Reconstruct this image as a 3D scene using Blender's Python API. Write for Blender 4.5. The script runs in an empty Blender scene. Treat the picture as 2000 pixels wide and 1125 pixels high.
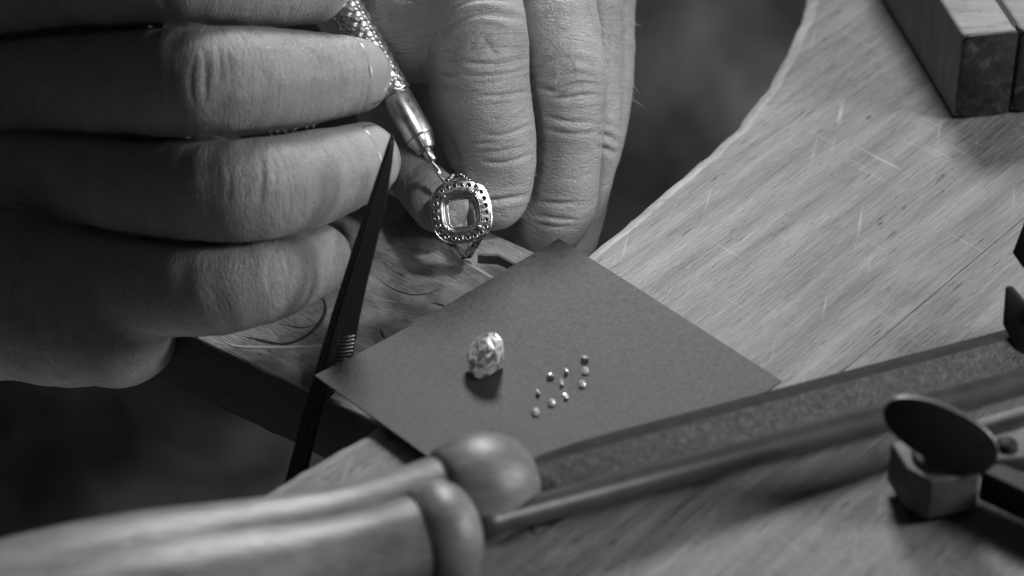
import bpy, bmesh, math, random
import numpy as np
from mathutils import Vector, Matrix, noise as mnoise

# ------------------------------------------------------------------ camera, world, lamps, exposure
# one Blender unit is one centimetre; the bench top is z = 0, the camera looks along +Y and down
S = bpy.context.scene
COL = S.collection
S.unit_settings.scale_length = 0.01
TH, DIST, FPX = math.radians(37.0), 62.0, 62.0 * 88.0
CP = np.array([0.0, -DIST * math.cos(TH), DIST * math.sin(TH)])
FW = np.array([0.0, math.cos(TH), -math.sin(TH)])
UP = np.array([0.0, math.sin(TH), math.cos(TH)])
RT = np.array([1.0, 0.0, 0.0])
cam_d = bpy.data.cameras.new('camera')
cam = bpy.data.objects.new('camera', cam_d)
COL.objects.link(cam)
S.camera = cam
cam.location = CP
cam.rotation_euler = (math.pi / 2 - TH, 0, 0)
cam_d.sensor_width = 36.0
cam_d.lens = 36.0 * FPX / 2000.0
cam_d.clip_start, cam_d.clip_end = 1.0, 2000.0
cam_d.dof.use_dof = True
cam_d.dof.focus_distance = 63.2
cam_d.dof.aperture_fstop = 0.105
cam_d.dof.aperture_blades = 9

W = bpy.data.worlds.new('World')
S.world = W
W.use_nodes = True
W.node_tree.nodes['Background'].inputs[0].default_value = (1, 1, 1, 1)
W.node_tree.nodes['Background'].inputs[1].default_value = 0.024


def area(name, loc, target, size, power, size_y=None, spread=math.pi):
    d = bpy.data.lights.new(name, 'AREA')
    d.shape = 'RECTANGLE'
    d.size, d.size_y = size, size_y or size
    d.energy = power
    d.spread = spread
    o = bpy.data.objects.new(name, d)
    COL.objects.link(o)
    o.location = loc
    o.rotation_euler = (Vector(target) - Vector(loc)).to_track_quat('-Z', 'Y').to_euler()
    return o


area('window_lamp', (8, 50, 45), (3, 0, 0), 15, 44000, 15)
area('side_softbox', (74, -10, 34), (0, 0, 2), 24, 45000, 24)
sp = bpy.data.lights.new('added_fill_spot', 'SPOT')  # unseen spot added to lift the ring hand and brighten the card
sp.energy, sp.spot_size, sp.spot_blend, sp.shadow_soft_size = 170000, math.radians(9.6), 1.0, 4.0
spo = bpy.data.objects.new('added_fill_spot', sp)
COL.objects.link(spo)
spo.location = (26, -26, 62)
spo.rotation_euler = (Vector((1.5, 1.4, 1.5)) - spo.location).to_track_quat('-Z', 'Y').to_euler()

S.view_settings.view_transform = 'Standard'
S.view_settings.look = 'None'
S.view_settings.exposure = 0.0
S.view_settings.gamma = 1.0
S.render.engine = 'CYCLES'
S.cycles.use_denoising = True
S.cycles.max_bounces = 12
S.cycles.transmission_bounces = 10
S.cycles.sample_clamp_indirect = 6.0

rnd = random.Random(7)


# ------------------------------------------------------------------ geometry helpers
def nrm(v):
    v = np.asarray(v, float)
    return v / np.linalg.norm(v)


def pd(px, py, d):
    """the point at depth d cm in front of the camera on the line of sight through a photo position"""
    return CP + d * (FW + RT * (px - 1000.0) / FPX + UP * (562.5 - py) / FPX)


def at(px, py, z=0.0):
    ray = FW + RT * (px - 1000.0) / FPX + UP * (562.5 - py) / FPX
    return CP + ray * (z - CP[2]) / ray[2]


def proj(co):
    r = co - CP
    d = r @ FW
    return 1000 + (r @ RT) / d * FPX, 562.5 - (r @ UP) / d * FPX, d


def mesh_of(name, verts, faces, smooth=False):
    me = bpy.data.meshes.new(name)
    me.from_pydata([tuple(map(float, v)) for v in verts], [], [tuple(f) for f in faces])
    me.update()
    if smooth:
        me.polygons.foreach_set('use_smooth', [True] * len(me.polygons))
    return me


def link(name, me, mat, parent=None):
    o = bpy.data.objects.new(name, me)
    COL.objects.link(o)
    if mat is not None and not me.materials:
        me.materials.append(mat)
    if parent is not None:
        o.parent = parent
        root = parent
        off = Vector((0, 0, 0))
        while root is not None:
            off += root.location
            root = root.parent
        o.location = -off if not o.get('local') else (0, 0, 0)
    return o


def part(name, verts, faces, mat, parent, smooth=False):
    return link(name, mesh_of(name, verts, faces, smooth), mat, parent)


def bm_part(name, bm, mat, parent=None, smooth=False, angle=None):
    me = bpy.data.meshes.new(name)
    bmesh.ops.recalc_face_normals(bm, faces=bm.faces[:])
    bm.to_mesh(me)
    bm.free()
    if smooth or angle:
        me.polygons.foreach_set('use_smooth', [True] * len(me.polygons))
    if angle:
        me.set_sharp_from_angle(angle=math.radians(angle))
    return link(name, me, mat, parent)


def thing(name, label, cat, loc, group=None):
    o = bpy.data.objects.new(name, None)
    COL.objects.link(o)
    o.empty_display_size = 0.5
    o.location = [float(c) for c in loc]
    o['label'], o['category'] = label, cat
    if group:
        o['group'] = group
    return o


def tag(o, label, cat, group=None):
    o['label'], o['category'] = label, cat
    if group:
        o['group'] = group
    return o


def frame(axis, hint=(0, 0, 1)):
    w = nrm(axis)
    u = nrm(np.cross(hint, w)) if abs(np.dot(nrm(hint), w)) < .98 else nrm(np.cross((1, 0, 0), w))
    return u, np.cross(w, u), w


def lathe(a, b, stations, seg=32, caps=True, hint=(0, 0, 1), warp=None):
    """rings of given radius along the line a -> b; stations are (t in cm from a, radius)"""
    u, v, w = frame(np.subtract(b, a), hint)
    vs, fs = [], []
    for i, (t, r) in enumerate(stations):
        for k in range(seg):
            g = 2 * math.pi * k / seg
            rr = r if warp is None else warp(t, g, r)
            vs.append(np.asarray(a) + w * t + rr * (math.cos(g) * u + math.sin(g) * v))
    for i in range(len(stations) - 1):
        for k in range(seg):
            k2 = (k + 1) % seg
            fs.append((i * seg + k, i * seg + k2, (i + 1) * seg + k2, (i + 1) * seg + k))
    if caps:
        fs.append(tuple(range(seg))[::-1])
        n = (len(stations) - 1) * seg
        fs.append(tuple(n + k for k in range(seg)))
    return vs, fs


def tube(path, r, seg=10, closed=False):
    """a round tube along a list of points; r a number or one per point"""
    p = [np.asarray(q, float) for q in path]
    n = len(p)
    rs = r if hasattr(r, '__len__') else [r] * n
    vs, fs = [], []
    u = None
    for i in range(n):
        t = nrm(p[(i + 1) % n] - p[i - 1]) if closed else nrm(p[min(i + 1, n - 1)] - p[max(i - 1, 0)])
        if u is None:
            u = frame(t)[0]
        u = nrm(u - t * np.dot(u, t))
        v = np.cross(t, u)
        for k in range(seg):
            g = 2 * math.pi * k / seg
            vs.append(p[i] + rs[i] * (math.cos(g) * u + math.sin(g) * v))
    for i in range(n if closed else n - 1):
        j = (i + 1) % n
        for k in range(seg):
            k2 = (k + 1) % seg
            fs.append((i * seg + k, i * seg + k2, j * seg + k2, j * seg + k))
    if not closed:
        fs.append(tuple(range(seg))[::-1])
        fs.append(tuple((n - 1) * seg + k for k in range(seg)))
    return vs, fs


def join(*vf):
    vs, fs = [], []
    for v, f in vf:
        b = len(vs)
        vs += list(v)
        fs += [tuple(i + b for i in q) for q in f]
    return vs, fs


def plate(poly, normal, thick, bev=0.0, seg=2):
    """a flat outline given as 3-D points, thickened along -normal, edges rounded; returns a bmesh"""
    bm = bmesh.new()
    vs = [bm.verts.new(tuple(map(float, q))) for q in poly]
    f = bm.faces.new(vs)
    r = bmesh.ops.extrude_face_region(bm, geom=[f])
    mv = [e for e in r['geom'] if isinstance(e, bmesh.types.BMVert)]
    bmesh.ops.translate(bm, verts=mv, vec=Vector([float(c) for c in -np.asarray(normal) * thick]))
    bmesh.ops.recalc_face_normals(bm, faces=bm.faces[:])
    if bev:
        bmesh.ops.bevel(bm, geom=bm.edges[:], offset=bev, segments=seg, profile=.5, affect='EDGES', clamp_overlap=True)
    return bm


def smoothline(pts, per=8):
    """Catmull-Rom through the points"""
    p = [np.asarray(q, float) for q in pts]
    p = [2 * p[0] - p[1]] + p + [2 * p[-1] - p[-2]]
    out = []
    for i in range(1, len(p) - 2):
        for k in range(per):
            t = k / per
            out.append(.5 * (2 * p[i] + (p[i + 1] - p[i - 1]) * t + (2 * p[i - 1] - 5 * p[i] + 4 * p[i + 1] - p[i + 2]) * t * t
                             + (3 * p[i] - p[i - 1] - 3 * p[i + 1] + p[i + 2]) * t ** 3))
    out.append(p[-2])
    return out


# ------------------------------------------------------------------ materials (all grey: the photograph is black and white)
class NT:
    def __init__(self, name):
        self.m = bpy.data.materials.new(name)
        self.m.use_nodes = True
        self.n = self.m.node_tree.nodes
        self.l = self.m.node_tree.links
        self.b = self.n['Principled BSDF']

    def set(self, **k):
        for a, v in k.items():
            self.b.inputs[a.replace('_', ' ')].default_value = v
        return self

    def new(self, t, **k):
        x = self.n.new(t)
        for a, v in k.items():
            setattr(x, a, v)
        return x

    def wire(self, a, b):
        self.l.new(a, b)

    def coord(self, rotz=0.0, scale=(1, 1, 1), attr=None, rot=None):
        if attr:
            c = self.new('ShaderNodeAttribute', attribute_name=attr).outputs['Vector']
        else:
            c = self.new('ShaderNodeTexCoord').outputs['Object']
        if rotz or rot:
            m0 = self.new('ShaderNodeMapping')
            m0.inputs['Rotation'].default_value = rot or (0, 0, -rotz)
            self.wire(c, m0.inputs['Vector'])
            c = m0.outputs[0]
        m = self.new('ShaderNodeMapping')
        m.inputs['Scale'].default_value = scale
        self.wire(c, m.inputs['Vector'])
        return m.outputs[0]

    def noise(self, vec, scale=1.0, detail=4.0, rough=.55, dist=0.0):
        x = self.new('ShaderNodeTexNoise')
        x.inputs['Scale'].default_value = scale
        x.inputs['Detail'].default_value = detail
        x.inputs['Roughness'].default_value = rough
        x.inputs['Distortion'].default_value = dist
        self.wire(vec, x.inputs['Vector'])
        return x.outputs['Fac']

    def voro(self, vec, scale, feature='F1', out='Distance'):
        x = self.new('ShaderNodeTexVoronoi', feature=feature)
        x.inputs['Scale'].default_value = scale
        self.wire(vec, x.inputs['Vector'])
        return x.outputs[out]

    def ramp(self, fac, stops):
        x = self.new('ShaderNodeValToRGB')
        e = x.color_ramp.elements
        while len(e) < len(stops):
            e.new(.5)
        for i, (p, g) in enumerate(stops):
            e[i].position = p
            e[i].color = (g, g, g, 1)
        self.wire(fac, x.inputs[0])
        return x.outputs[0]

    def math(self, op, a, b=None, clamp=False):
        x = self.new('ShaderNodeMath', operation=op, use_clamp=clamp)
        for i, q in enumerate((a, b)):
            if q is None:
                continue
            if isinstance(q, (int, float)):
                x.inputs[i].default_value = q
            else:
                self.wire(q, x.inputs[i])
        return x.outputs[0]

    def bump(self, h, strength, dist, prev=None):
        x = self.new('ShaderNodeBump')
        x.inputs['Strength'].default_value = strength
        x.inputs['Distance'].default_value = dist
        self.wire(h, x.inputs['Height'])
        if prev is not None:
            self.wire(prev, x.inputs['Normal'])
        return x.outputs[0]

    def base(self, c):
        self.wire(c, self.b.inputs['Base Color'])

    def rough(self, c):
        self.wire(c, self.b.inputs['Roughness'])

    def normal(self, c):
        self.wire(c, self.b.inputs['Normal'])


def g4(v):
    return (v, v, v, 1)


def wood(name, ang, lo, hi, bump=.5, rough=.5, along=.5, across=5.0, flecks=.5, rot=None, spec=.4, fine=1.0, stain=0.0, ridges=0.0, pits=0.0, warp=.5, scr=0.0):
    k = NT(name)
    k.set(Roughness=rough, Specular_IOR_Level=spec)
    c1 = k.coord(ang, (along * .25, across * .22, across * .22), rot=rot)
    c2 = k.coord(ang, (along * 1.6, across * 2.6, across * 2.6), rot=rot)
    c3 = k.coord(ang, (along * 2.6, across * 1.5, across * 1.5), rot=rot)
    broad = k.noise(c1, 2.0, 5, .6, 1.2 * warp)
    grain = k.noise(c2, 1.6 * fine, 6, .68, .6 * warp)
    fleck = k.noise(c3, 1.5 * fine, 3, .5)
    mix = k.math('ADD', k.math('MULTIPLY', broad, .55), k.math('MULTIPLY', grain, .45))
    col = k.ramp(mix, [(.34, lo), (.66, hi)])
    dark = k.ramp(fleck, [(.24, 1 - flecks), (.36, 1.0)])
    mm = k.new('ShaderNodeMix', data_type='RGBA', blend_type='MULTIPLY')
    mm.inputs[0].default_value = 1.0
    k.wire(col, mm.inputs[6])
    k.wire(dark, mm.inputs[7])
    out = mm.outputs[2]
    if stain:
        st = k.ramp(k.noise(k.coord(0, (.55, .55, .55)), 1.3, 5, .62, .8), [(.40, 1 - stain), (.60, 1.0)])
        m2 = k.new('ShaderNodeMix', data_type='RGBA', blend_type='MULTIPLY')
        m2.inputs[0].default_value = 1.0
        k.wire(out, m2.inputs[6])
        k.wire(st, m2.inputs[7])
        out = m2.outputs[2]
    if pits:
        pv = k.voro(k.coord(ang, (.40, .95, .95), rot=rot), 1.0)
        pf = k.ramp(k.math('ADD', pv, k.math('MULTIPLY', broad, .06)), [(.055, 1 - pits), (.085, 1.0)])
        m3 = k.new('ShaderNodeMix', data_type='RGBA', blend_type='MULTIPLY')
        m3.inputs[0].default_value = 1.0
        k.wire(out, m3.inputs[6])
        k.wire(pf, m3.inputs[7])
        out = m3.outputs[2]
    for i in range(3 if scr else 0):
        sc_ = k.noise(k.coord(ang + (.5, -.75, 1.45)[i], (.12, 5.5, 5.5), rot=rot), 1.6, 2, .4, .05)
        msk = k.noise(k.coord(0, (.3 + .07 * i, .3, .3)), 1.5, 2, .5)
        lin = k.math('MULTIPLY', k.ramp(sc_, [(.66, 0.0), (.70, 1.0)]), k.ramp(msk, [(.5, 0.0), (.62, scr)]))
        m4 = k.new('ShaderNodeMix', data_type='RGBA', blend_type='MIX')
        k.wire(lin, m4.inputs[0])
        k.wire(out, m4.inputs[6])
        m4.inputs[7].default_value = g4((.55, .10, .5)[i])
        out = m4.outputs[2]
    k.base(out)
    n1 = k.bump(grain, bump, .075 / fine)
    if ridges:
        n1 = k.bump(k.noise(k.coord(ang, (.30, 2.6, 2.6), rot=rot), 1.4, 5, .62, warp), ridges, .22, n1)
        k.rough(k.ramp(grain, [(.3, rough - .08), (.7, rough + .14)]))
    n2 = k.bump(k.ramp(fleck, [(.22, 0.0), (.38, 1.0)]), bump * .8, .05, n1)
    n3 = k.bump(k.noise(k.coord(0, (1, 1, 1)), 3.0, 5, .6), bump * .5, .05, n2)
    k.normal(n3)
    return k.m


GA = at(1180, 1118) - at(1954, 464)
GRAIN = math.atan2(-GA[1], -GA[0])
M = {}
M['bench'] = wood('bench_wood', GRAIN, .13, .37, bump=1.0, rough=.36, along=.30, across=4.6, flecks=.45, ridges=.4, pits=.7, warp=.12, scr=.6)
M['bench_rim'] = wood('bench_worn_lit_rim', GRAIN, .24, .54, bump=1.0, rough=.30, along=.55, across=4.0, flecks=.25)  # worn rim wood, made paler to paint in the backlit edge highlight
M['pin'] = wood('pin_wood', GRAIN - math.pi / 2, .22, .48, bump=1.0, rough=.5, along=.6, across=4.6, flecks=.5, stain=.55, pits=.6, scr=.6)
M['pin_shaded_side'] = wood('pin_shaded_wood', GRAIN - math.pi / 2, .012, .04, bump=.5, rough=.6, along=.5, across=4.0, flecks=.4)  # same pin wood, with the shade of the near side in its colour
M['handle'] = wood('handle_wood', .2, .15, .36, bump=.25, rough=.33, along=.30, across=2.6, flecks=.25, spec=.5, stain=.25)
M['clamp_wood'] = wood('clamp_wood', .12, .20, .46, bump=.7, rough=.5, along=.7, across=6, flecks=.55)
M['clamp_shaded_side'] = wood('clamp_shaded_wood', 0, .14, .26, bump=.4, rough=.6, along=.6, across=5, flecks=.3, rot=(0, math.pi / 2, 0))  # same wood as the top, darkened to paint the side faces' shade


def plain(name, c, rough=.5, metal=0.0, spec=.5, bump=0.0, bscale=10.0, var=0.0, vscale=3.0, vdetail=6, rvar=0.0):
    k = NT(name)
    k.set(Base_Color=g4(c), Roughness=rough, Metallic=metal, Specular_IOR_Level=spec)
    v = k.coord()
    if var:
        k.base(k.ramp(k.noise(v, vscale, vdetail, .65), [(.32, c * (1 - var)), (.68, c * (1 + var))]))
    if rvar:
        k.rough(k.ramp(k.noise(v, vscale * 1.7, 5, .6), [(.3, max(.05, rough - rvar)), (.7, min(1, rough + rvar))]))
    if bump:
        k.normal(k.bump(k.noise(v, bscale, 5, .6), bump, .04))
    return k.m


M['silver'] = plain('ring_silver', .62, .2, 1.0, bump=.12, bscale=18, rvar=.1, vscale=6)
M['bezel'] = plain('bezel_silver', .34, .28, 1.0, bump=.1, bscale=14)
M['silver_dark'] = plain('ring_recess', .16, .45, 1.0)
M['steel'] = plain('handpiece_steel', .50, .34, 1.0, bump=.05, bscale=25, rvar=.08, vscale=4)
M['black_steel'] = plain('tweezer_black', .012, .38, 0.0, spec=.35, bump=.1, bscale=16)
M['ridge_steel'] = plain('tweezer_ridge', .30, .35, .8)
M['dark_iron'] = plain('dark_iron', .012, .6, .0, spec=.25, bump=.25, bscale=9, var=.3)
M['rim_iron'] = plain('lit_edge_iron', .22, .38, .8, bump=.2, bscale=9, var=.3)  # paler iron painting the light caught along the thumb plate's edge
M['rod'] = plain('rod_steel', .06, .40, .4, spec=.5, bump=.15, bscale=8, var=.25, vscale=2)
M['clamp_steel'] = plain('clamp_steel', .10, .6, .3, bump=.2, bscale=7, var=.3, vscale=2)
M['leather'] = None
M['apron'] = plain('apron_cloth', .115, .85, 0, spec=.15, bump=.3, bscale=1.5, var=.7, vscale=.20, vdetail=4)
M['floor'] = plain('floor_dark', .75, .8, 0, spec=.2, var=.15, vscale=.03, vdetail=2)


def file_mat():
    k = NT('file_steel')
    k.set(Metallic=.5, Roughness=.5)
    v = k.coord()
    nz = k.ramp(k.noise(v, 8.0, 6, .75), [(.36, .045), (.52, .085), (.68, .16)])
    k.base(nz)
    k.normal(k.bump(k.noise(v, 14, 4, .6), .5, .05))
    return k.m


def card_mat():
    k = NT('card_paper')
    k.set(Roughness=.50, Specular_IOR_Level=.27)
    v = k.coord()
    k.base(k.ramp(k.noise(v, 11, 6, .8), [(.36, .008), (.64, .052)]))
    k.normal(k.bump(k.noise(v, 22, 4, .7), .35, .03))
    return k.m


def endgrain_mat():
    k = NT('clamp_leather_end')
    k.set(Roughness=.55, Specular_IOR_Level=.35)
    v = k.coord()
    k.base(k.ramp(k.noise(v, 2.6, 7, .7, .4), [(.35, .014), (.56, .035), (.70, .12)]))
    k.normal(k.bump(k.noise(v, 4, 7, .65), .5, .07))
    return k.m


def diamond_mat(name):
    k = NT(name)
    k.set(Base_Color=g4(.95), Roughness=0.0, IOR=2.2, Transmission_Weight=.78)
    return k.m


def facet_mat():
    k = NT('diamond_lit_facet')  # white facets paint in the light the stone would throw back
    k.set(Base_Color=g4(.95), Roughness=.15, Specular_IOR_Level=.9)
    t = k.new('ShaderNodeBsdfTranslucent')
    t.inputs[0].default_value = g4(.95)
    m = k.new('ShaderNodeMixShader')
    m.inputs[0].default_value = .35
    k.wire(k.b.outputs[0], m.inputs[1])
    k.wire(t.outputs[0], m.inputs[2])
    k.wire(m.outputs[0], k.n['Material Output'].inputs[0])
    return k.m


def skin_mat(name, c):
    k = NT(name)
    k.set(Roughness=.40, Specular_IOR_Level=.5, Subsurface_Weight=.12, Subsurface_Scale=.12)
    k.b.inputs['Subsurface Radius'].default_value = (1, 1, 1)
    v = k.coord()
    big = k.noise(v, .9, 5, .6)
    k.base(k.ramp(big, [(.3, c * .84), (.7, c * 1.14)]))
    a1 = k.coord(attr='skin_uv', scale=(5.0, .95, 1))
    a2 = k.coord(attr='skin_uv', scale=(13.0, 4.0, 1))
    lines = k.ramp(k.noise(a1, 1.4, 4, .6, .5), [(.30, 0.0), (.46, 1.0)])
    fine = k.noise(a2, 1.5, 4, .6, .4)
    cell = k.voro(k.coord(attr='skin_uv', scale=(15, 11, 1)), 1.0, 'DISTANCE_TO_EDGE')
    cells = k.ramp(cell, [(.0, 0.0), (.12, 1.0)])
    n = k.bump(lines, .42, .06)
    n = k.bump(fine, .75, .05, n)
    n = k.bump(cells, .35, .03, n)
    n = k.bump(k.noise(v, 22, 3, .6), .25, .03, n)
    k.normal(n)
    k.rough(k.ramp(fine, [(.3, .22), (.7, .42)]))
    return k.m


M['file'] = file_mat()
M['card'] = card_mat()
M['file_back'] = plain('file_back_steel', .03, .85, .0, spec=.2, bump=.15, bscale=8, var=.3)
M['leather'] = endgrain_mat()
M['diamond'] = diamond_mat('diamond')
M['facet_white'] = facet_mat()
M['facet_mirror'] = plain('diamond_mirror_facet', .95, .28, 1.0)  # metal facets stand in for the stone's inner sparkle
M['skin'] = skin_mat('skin', .34)
M['nail'] = plain('fingernail', .34, .32, 0, spec=.5, bump=.05, bscale=6, var=.06)

# ------------------------------------------------------------------ setting: floor, far cloth
fl = link('floor', mesh_of('floor', [(-400, -200, -62), (400, -200, -62), (400, 500, -62), (-400, 500, -62)], [(0, 1, 2, 3)]), M['floor'])
fl['kind'] = 'structure'


def cloth():
    nx, nz = 150, 90
    vs, fs = [], []
    for j in range(nz + 1):
        for i in range(nx + 1):
            x = -60 + 120 * i / nx
            z = -60 + 57 * j / nz
            q = Vector((x * .055, z * .045, 3.3))
            y = 36 + 7 * mnoise.noise(q * 1.3) + 4.5 * mnoise.noise(q * 2.9 + Vector((4, 1, 0))) + 1.6 * math.sin(x * .22 + z * .16 + 3 * mnoise.noise(q * .7))
            vs.append((x, y + (z + 60) * .10, z))
    w = nx + 1
    for j in range(nz):
        for i in range(nx):
            fs.append((j * w + i, j * w + i + 1, (j + 1) * w + i + 1, (j + 1) * w + i))
    return vs, fs


ap = link('apron', mesh_of('apron', *cloth(), smooth=True), M['apron'])
sol = ap.modifiers.new('thick', 'SOLIDIFY')
sol.thickness = .4
tag(ap, 'dark out-of-focus work apron with soft folds beyond the bench cutout', 'apron')

# ------------------------------------------------------------------ workbench: two boards with a curved cutout
bench = thing('workbench', 'worn pale wooden workbench with a curved cutout and one long board joint', 'workbench', at(1500, 560, -3.2))
edge_px = [(-340, 1530), (100, 1218), (300, 1093), (490, 975), (620, 899), (742, 826), (860, 740), (1000, 625), (1155, 490), (1300, 366), (1400, 279),
           (1453, 228), (1514, 142), (1542, 90), (1574, 0), (1600, -130), (1616, -320), (1625, -620)]
edge = smoothline([at(*q) for q in edge_px], 14)
for i, q in enumerate(edge):
    n = mnoise.noise(Vector((q[0] * .8, q[1] * .8, 0))) * .07 + mnoise.noise(Vector((q[0] * 2.7, q[1] * 2.7, 5))) * .04
    edge[i] = q + np.array([.75, -.66, 0]) * n
jA, jB = at(1180, 1118), at(1954, 464)
jd = nrm(jB - jA)
jn = np.array([jd[1], -jd[0], 0])             # points to the near board (down-right)
T_BENCH = 3.2


def bench_board(poly, rim_idx, name, mat):
    """poly: outline, counter-clockwise or not; rim_idx: set of outline edges that get the broad worn rounding"""
    bm = bmesh.new()
    vt = [bm.verts.new(tuple(q)) for q in poly]
    vb = [bm.verts.new((q[0], q[1], -T_BENCH)) for q in poly]
    n = len(poly)
    bm.faces.new(vt)
    bm.faces.new(vb[::-1])
    for i in range(n):
        bm.faces.new((vt[i], vb[i], vb[(i + 1) % n], vt[(i + 1) % n]))
    bmesh.ops.recalc_face_normals(bm, faces=bm.faces[:])
    bm.edges.ensure_lookup_table()
    rim, small = [], []
    for i in range(n):
        e = bm.edges.get((vt[i], vt[(i + 1) % n]))
        (rim if i in rim_idx else small).append(e)
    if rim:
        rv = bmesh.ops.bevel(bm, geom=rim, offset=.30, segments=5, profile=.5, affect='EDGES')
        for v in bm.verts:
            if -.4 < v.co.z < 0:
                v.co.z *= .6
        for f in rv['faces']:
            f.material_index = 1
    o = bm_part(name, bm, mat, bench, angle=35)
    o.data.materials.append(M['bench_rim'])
    return o


far = [at(3200, -620), at(3900, 700)]
# where the joint line leaves the picture
jl0, jl1 = jA - jd * 14.0, jB + jd * 24.0
gap = jn * .012
E_ = [np.array(q) for q in edge]
# the cutout edge ends at the joint's near end: split the outline there
s_end = None
for i in range(len(E_) - 1):
    a, b = np.dot(E_[i] - jA, jn), np.dot(E_[i + 1] - jA, jn)
    if a > 0 >= b or a <= 0 < b:
        s_end = i
first = [q for q in E_ if np.dot(q - jA, jn) < -.05]
outline = first + [jl1 + jd * 6 - gap, jl0 - gap]
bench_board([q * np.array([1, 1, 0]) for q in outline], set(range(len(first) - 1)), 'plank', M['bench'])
rest = [q for q in E_ if np.dot(q - jA, jn) > .05]
near_poly = [jl0 + gap, jl1 + jd * 6 + gap, at(3600, 500), at(2600, 2600), at(600, 2600)]
if len(rest) > 1:
    near_poly = [jl0 + gap, jl1 + jd * 6 + gap, at(3600, 500), at(2600, 2600), at(-200, 2600)]
bench_board([q * np.array([1, 1, 0]) for q in near_poly], set(), 'plank', M['bench'])

# ------------------------------------------------------------------ bench pin
PZ, PT = -1.0, 1.75
pin = thing('bench_pin', 'dark scratched wooden bench pin with a notch under the ring', 'bench pin', at(700, 600, PZ - PT))
pa, pb = at(390, 662, PZ), at(722, 818, PZ)
pax = nrm(pb - pa)                                # towards the bench
pcr = np.array([-pax[1], pax[0], 0])              # towards the far edge
o0 = pa
def pin_pt(s, w, z=PZ):
    return o0 + pax * s + pcr * w + np.array([0, 0, z - PZ])
def pin_sw(q):
    r = np.asarray(q) - o0
    return float(r @ pax), float(r @ pcr)
sR, wR = pin_sw(at(908, 512, PZ))
sF, wF = pin_sw(at(1000, 473, PZ))
L_END = pin_sw(at(860, 800, PZ))[0] + 1.5
near = []
for i in range(26):
    s = -2.3 + (L_END + 2.3) * i / 25
    near.append((s, .05 * mnoise.noise(Vector((s * 1.3, 0, 2))) + .04 * mnoise.noise(Vector((s * 4.1, 0, 7)))))
wid = wF
slot_w = .62
outl = near + [(L_END, wR - .03), (sR + .25, wR), (sR + .02, wR + .18), (sR + .02, wR + slot_w - .15), (sR + .45, wR + slot_w + .10), (sR + 1.0, wR + slot_w + .02), (L_END, wR + slot_w), (L_END, wid), (sR + 1.0, wid), (sR - .5, wid + .05), (sR - 3.2, wid - .1), (-2.0, wid - .9), (-2.35, wid - 2.2)]
bm = plate([pin_pt(s, w) for s, w in outl], (0, 0, 1), PT)
top_e = [e for e in bm.edges if all(abs(v.co.z - PZ) < 1e-4 for v in e.verts)]
bmesh.ops.bevel(bm, geom=top_e, offset=.07, segments=2, profile=.5, affect='EDGES')
po = bm_part('body', bm, M['pin'], pin, angle=40)
po.data.materials.append(M['pin_shaded_side'])
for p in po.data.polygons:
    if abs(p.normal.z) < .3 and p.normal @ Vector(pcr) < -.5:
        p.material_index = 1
sl = [(sR + .03, wR + .17), (sR + .03, wR + slot_w - .16), (sR + .45, wR + slot_w + .08), (L_END - .05, wR + slot_w - .01), (L_END - .05, wR + .005), (sR + .26, wR + .01)]
bm_part('notch_floor', plate([pin_pt(s_, w_, PZ - .30) for s_, w_ in sl], (0, 0, 1), .3), M['pin'], pin)
# gouges: shallow raised lips and arcs cut by saw and file
def gouge(pts, r, mat, name='gouge'):
    path = smoothline([at(x, y, PZ + .004) for x, y in pts], 6)
    n = len(path)
    v, f = tube(path, [r * max(.15, math.sin(math.pi * i / (n - 1))) for i in range(n)], 6)
    v = [np.array([q[0], q[1], PZ + (q[2] - PZ) * .22 + .003]) for q in v]
    part(name, v, f, mat, pin, True)
M['groove'] = plain('dark_groove', .022, .7)  # plain dark colour for the groove marks
M['pale_lip'] = plain('pale_cut_lip', .42, .5, bump=.3, bscale=12)
gouge([(498, 664), (540, 672), (585, 664), (618, 640), (634, 612), (634, 590), (622, 578)], .05, M['groove'])
gouge([(470, 656), (500, 662), (560, 672), (600, 655)], .035, M['groove'])
gouge([(432, 664), (462, 676), (520, 678), (575, 677), (628, 675)], .055, M['pale_lip'], 'cut_lip')
gouge([(908, 513), (930, 524), (952, 537), (972, 548)], .06, M['pale_lip'], 'cut_lip')
gouge([(742, 640), (748, 655), (760, 668)], .03, M['groove'])
gouge([(545, 632), (590, 640), (622, 632)], .025, M['groove'])
gouge([(735, 540), (760, 560), (800, 575), (840, 572), (868, 560)], .02, M['groove'])
gouge([(840, 590), (862, 596), (880, 604)], .03, M['groove'])

# ------------------------------------------------------------------ black card
cT, cR_, cL = at(1092, 466, .03), at(1527, 742, .05), at(615, 735, .22)
cB = cL + (cR_ - cT) * 1.0
u_ax, v_ax = cL - cT, cR_ - cT
ulen, vlen = np.linalg.norm(u_ax), np.linalg.norm(v_ax)
print('CARD', ulen, vlen, math.degrees(math.acos(np.dot(u_ax, v_ax) / ulen / vlen)), 'bottom', proj(cB))
def card_pt(u, v):
    p = cT + u_ax * u + v_ax * v
    h = .035 + .22 * max(0, u - .45) ** 1.5 / .55 ** 1.5 + .18 * max(0, u - .6) * v + .10 * max(0, v - .8) * 5 * max(0, u - .1) * .6
    h += .012 * math.sin(6 * u + 4 * v)
    return np.array([p[0], p[1], h])
def card():
    n = 40
    vs, fs = [], []
    for j in range(n + 1):
        for i in range(n + 1):
            vs.append(card_pt(i / n, j / n))
    w = n + 1
    for j in range(n):
        for i in range(n):
            fs.append((j * w + i, j * w + i + 1, (j + 1) * w + i + 1, (j + 1) * w + i))
    me = mesh_of('card', vs, fs, False)
    bm = bmesh.new()
    bm.from_mesh(me)
    bmesh.ops.recalc_face_normals(bm, faces=bm.faces[:])
    for f in bm.faces:
        if f.normal.z < 0:
            f.normal_flip()
    bm.to_mesh(me)
    bm.free()
    return me
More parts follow.
